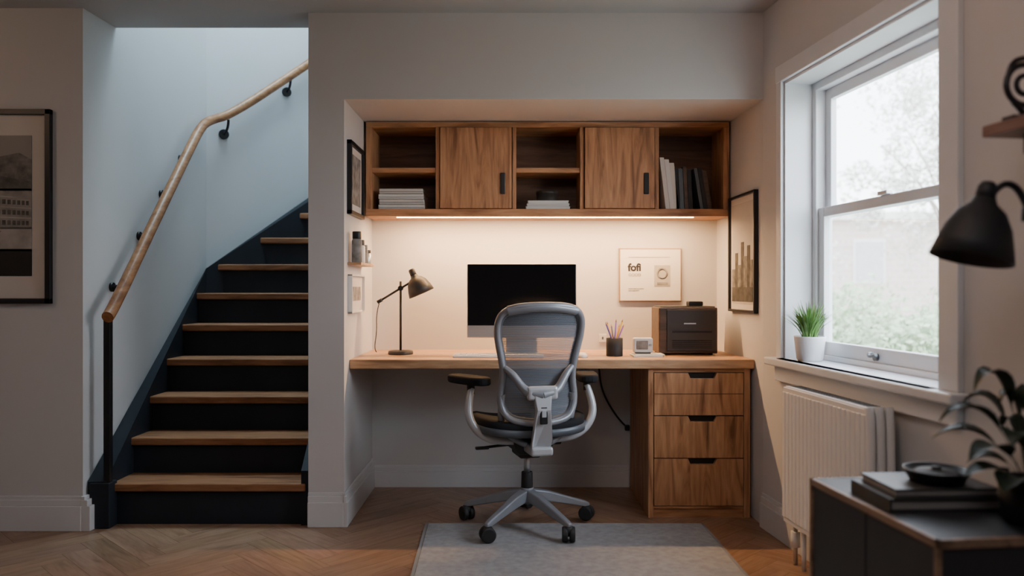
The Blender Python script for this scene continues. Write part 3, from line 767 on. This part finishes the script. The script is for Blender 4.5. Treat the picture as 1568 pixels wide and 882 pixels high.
gwl = G('wall_lamp', M=R)
cyl('wall_plate', (0, -1.93, 1.235), (-.018, -1.93, 1.235), .04, BLACK, gwl, b=.003)
tube('arm', [(-.015, -1.93, 1.235), (-.10, -1.90, 1.235), (-.19, -1.84, 1.25)], .008, BLACK, gwl)
cyl('elbow', (-.19, -1.84, 1.235), (-.19, -1.84, 1.265), .016, BLACK, gwl)
tube('neck', [(-.19, -1.84, 1.25), (-.20, -1.83, 1.30), (-.225, -1.82, 1.325), (-.25, -1.81, 1.31), (-.26, -1.81, 1.29)], .0075, BLACK, gwl)
Ml = Matrix.Rotation(math.radians(14), 4, 'Y')
lathe('shade', [(0, .105), (.022, .105), (.028, .09), (.05, .07), (.068, .035), (.078, 0), (.088, -.04), (.085, -.04), (.073, 0), (.06, .035), (.04, .062), (0, .07)], BLACKM, gwl, (-.292, -1.80, 1.19), Ml)
lathe('shade_cap', [(0, .14), (.014, .14), (.02, .13), (.022, .10), (0, .10)], BLACKM, gwl, (-.292, -1.80, 1.19), Ml)

# ================================================================ OUTSIDE
gg = mat('garden_grass', (.36, .39, .31), .9, var=.2, scale=.8)
box('garden_ground', 2.2, 60, -10, 60, -1.2, -1.1, gg)
BR = bpy.data.materials.new('brick_facade'); BR.use_nodes = True
nt = BR.node_tree; b_ = nt.nodes['Principled BSDF']; br = nt.nodes.new('ShaderNodeTexBrick'); br.inputs['Scale'].default_value = 1.3
br.inputs['Color1'].default_value = (.60, .47, .43, 1); br.inputs['Color2'].default_value = (.64, .52, .48, 1); br.inputs['Mortar'].default_value = (.66, .6, .57, 1)
tc = nt.nodes.new('ShaderNodeTexCoord'); mp = nt.nodes.new('ShaderNodeMapping'); mp.inputs['Rotation'].default_value = (math.radians(90), 0, 0)
nt.links.new(tc.outputs['Object'], mp.inputs[0]); nt.links.new(mp.outputs[0], br.inputs[0]); nt.links.new(br.outputs['Color'], b_.inputs['Base Color'])
gh = G('neighbour_house', (10, 22, 0))
box('facade', 6, 24, 26, 30, -1.1, 3.3, BR, gh)
box('roof', 5.8, 24.2, 25.7, 30.3, 3.3, 3.55, WHITE, gh)
WG = mat('house_glass', (.50, .50, .52), .3)
for k in range(6):
    box('house_window_%d' % k, 8.3+2.9*k, 9.2+2.9*k, 25.93, 26, 1.3, 2.6, WG, gh); box('house_window_frame_%d' % k, 8.23+2.9*k, 9.27+2.9*k, 25.96, 26, 1.23, 2.67, WHITE, gh)
BUSH = mat('hedge_leaves', (.36, .45, .29), .9, var=.35, scale=2)
TREE = mat('tree_leaves', (.58, .57, .52), .9, var=.15, scale=2)
BARK = mat('tree_bark', (.42, .38, .34), .9)
def foliage(name, blobs, per, s, m, g=None):
    """one mesh of many small leaf quads scattered in ellipsoid clumps"""
    v = []; f = []
    for (cx, cy, cz, r) in blobs:
        for _ in range(per):
            while True:
                d = Vector((random.uniform(-1, 1), random.uniform(-1, 1), random.uniform(-1, 1)))
                if d.length < 1: break
            c_ = Vector((cx, cy, cz))+d*r
            a = Vector((random.gauss(0, 1), random.gauss(0, 1), random.gauss(0, 1))).normalized()
            b = a.orthogonal().normalized(); ss = s*random.uniform(.6, 1.3); k0 = len(v)
            v += [c_-a*ss, c_-b*ss*.55, c_+a*ss, c_+b*ss*.55]; f.append((k0, k0+1, k0+2, k0+3))
    me = bpy.data.meshes.new(name); me.from_pydata(v, [], f); return add(name, me, m, g)
bl = [(random.uniform(3.2, 9.5), random.uniform(8.5, 13), random.uniform(-.9, .75), random.uniform(.35, .65)) for _ in range(80)]
foliage('garden_hedge', bl, 420, .05, BUSH)
gt = G('garden_tree', (10.3, 19, -1.1))
tl = [(10.3+random.gauss(0, 1.0), 19+random.gauss(0, .9), 4.4+random.gauss(0, 1.3), random.uniform(.35, .8)) for _ in range(48)]
foliage('crown', tl, 170, .07, TREE, gt)
tube('trunk', [(10.3, 19, -1.1), (10.25, 19, .8), (10.35, 19, 2.2), (10.3, 19, 3.6)], .12, BARK, gt, radii=[1.3, 1, .8, .5])
for k in range(7):
    a = k*.9; tube('branch_%d' % k, [(10.3, 19, 2.0+.25*k), (10.3+.6*math.cos(a), 19+.6*math.sin(a), 2.9+.3*k), (10.3+1.4*math.cos(a), 19+1.2*math.sin(a), 3.6+.33*k)], .035, BARK, gt, radii=[1, .7, .3])

# ================================================================ LIGHT
w = bpy.data.worlds.new('overcast_sky'); S.world = w; w.use_nodes = True
nt = w.node_tree; bg = nt.nodes['Background']
tc = nt.nodes.new('ShaderNodeTexCoord'); sp = nt.nodes.new('ShaderNodeSeparateXYZ'); rp = nt.nodes.new('ShaderNodeValToRGB')
rp.color_ramp.elements[0].color = (.86, .89, .93, 1); rp.color_ramp.elements[1].color = (.72, .83, 1, 1)
nt.links.new(tc.outputs['Generated'], sp.inputs[0]); nt.links.new(sp.outputs['Z'], rp.inputs[0]); nt.links.new(rp.outputs[0], bg.inputs[0])
bg.inputs[1].default_value = 10.5

area('daylight_window', (4.2, 1.2, 2.6), (1.3, 2.9, 1.3), 2.2, 2.0, 105, (.74, .87, 1))
area('skylight_stair', (-1.40, 4.55, 4.44), (-1.45, 4.6, 0), .8, 1.0, 98, (.58, .83, .98))
area('ambient_fill_room', (-.1, .7, 2.32), (-.1, .9, 0), 1.3, 1.3, 19, (.93, .95, 1))  # added cool ambient fill from overhead, not an actual fitting
area('warm_fill_left', (-3.0, 2.2, 2.3), (-2.6, 3.4, 1.2), .3, .3, 5, (1, .66, .43))  # added out-of-view fill that warms the left front wall
area('warm_fill_right', (.2, 1.6, 2.3), (1.2, 2.9, 1.4), .3, .3, 6, (1, .64, .46))  # added out-of-view fill, gives the window wall its warm tone

# ================================================================ CAMERA
cam = bpy.data.cameras.new('camera'); co = bpy.data.objects.new('camera', cam); COL.objects.link(co)
co.location = (0, 0, 1.086); co.rotation_euler = (math.radians(90), 0, 0)
cam.sensor_width = 36; cam.lens = 28.01; cam.clip_start = .05
cam.dof.use_dof = True; cam.dof.focus_distance = 3.75; cam.dof.aperture_fstop = 1.4
S.camera = co
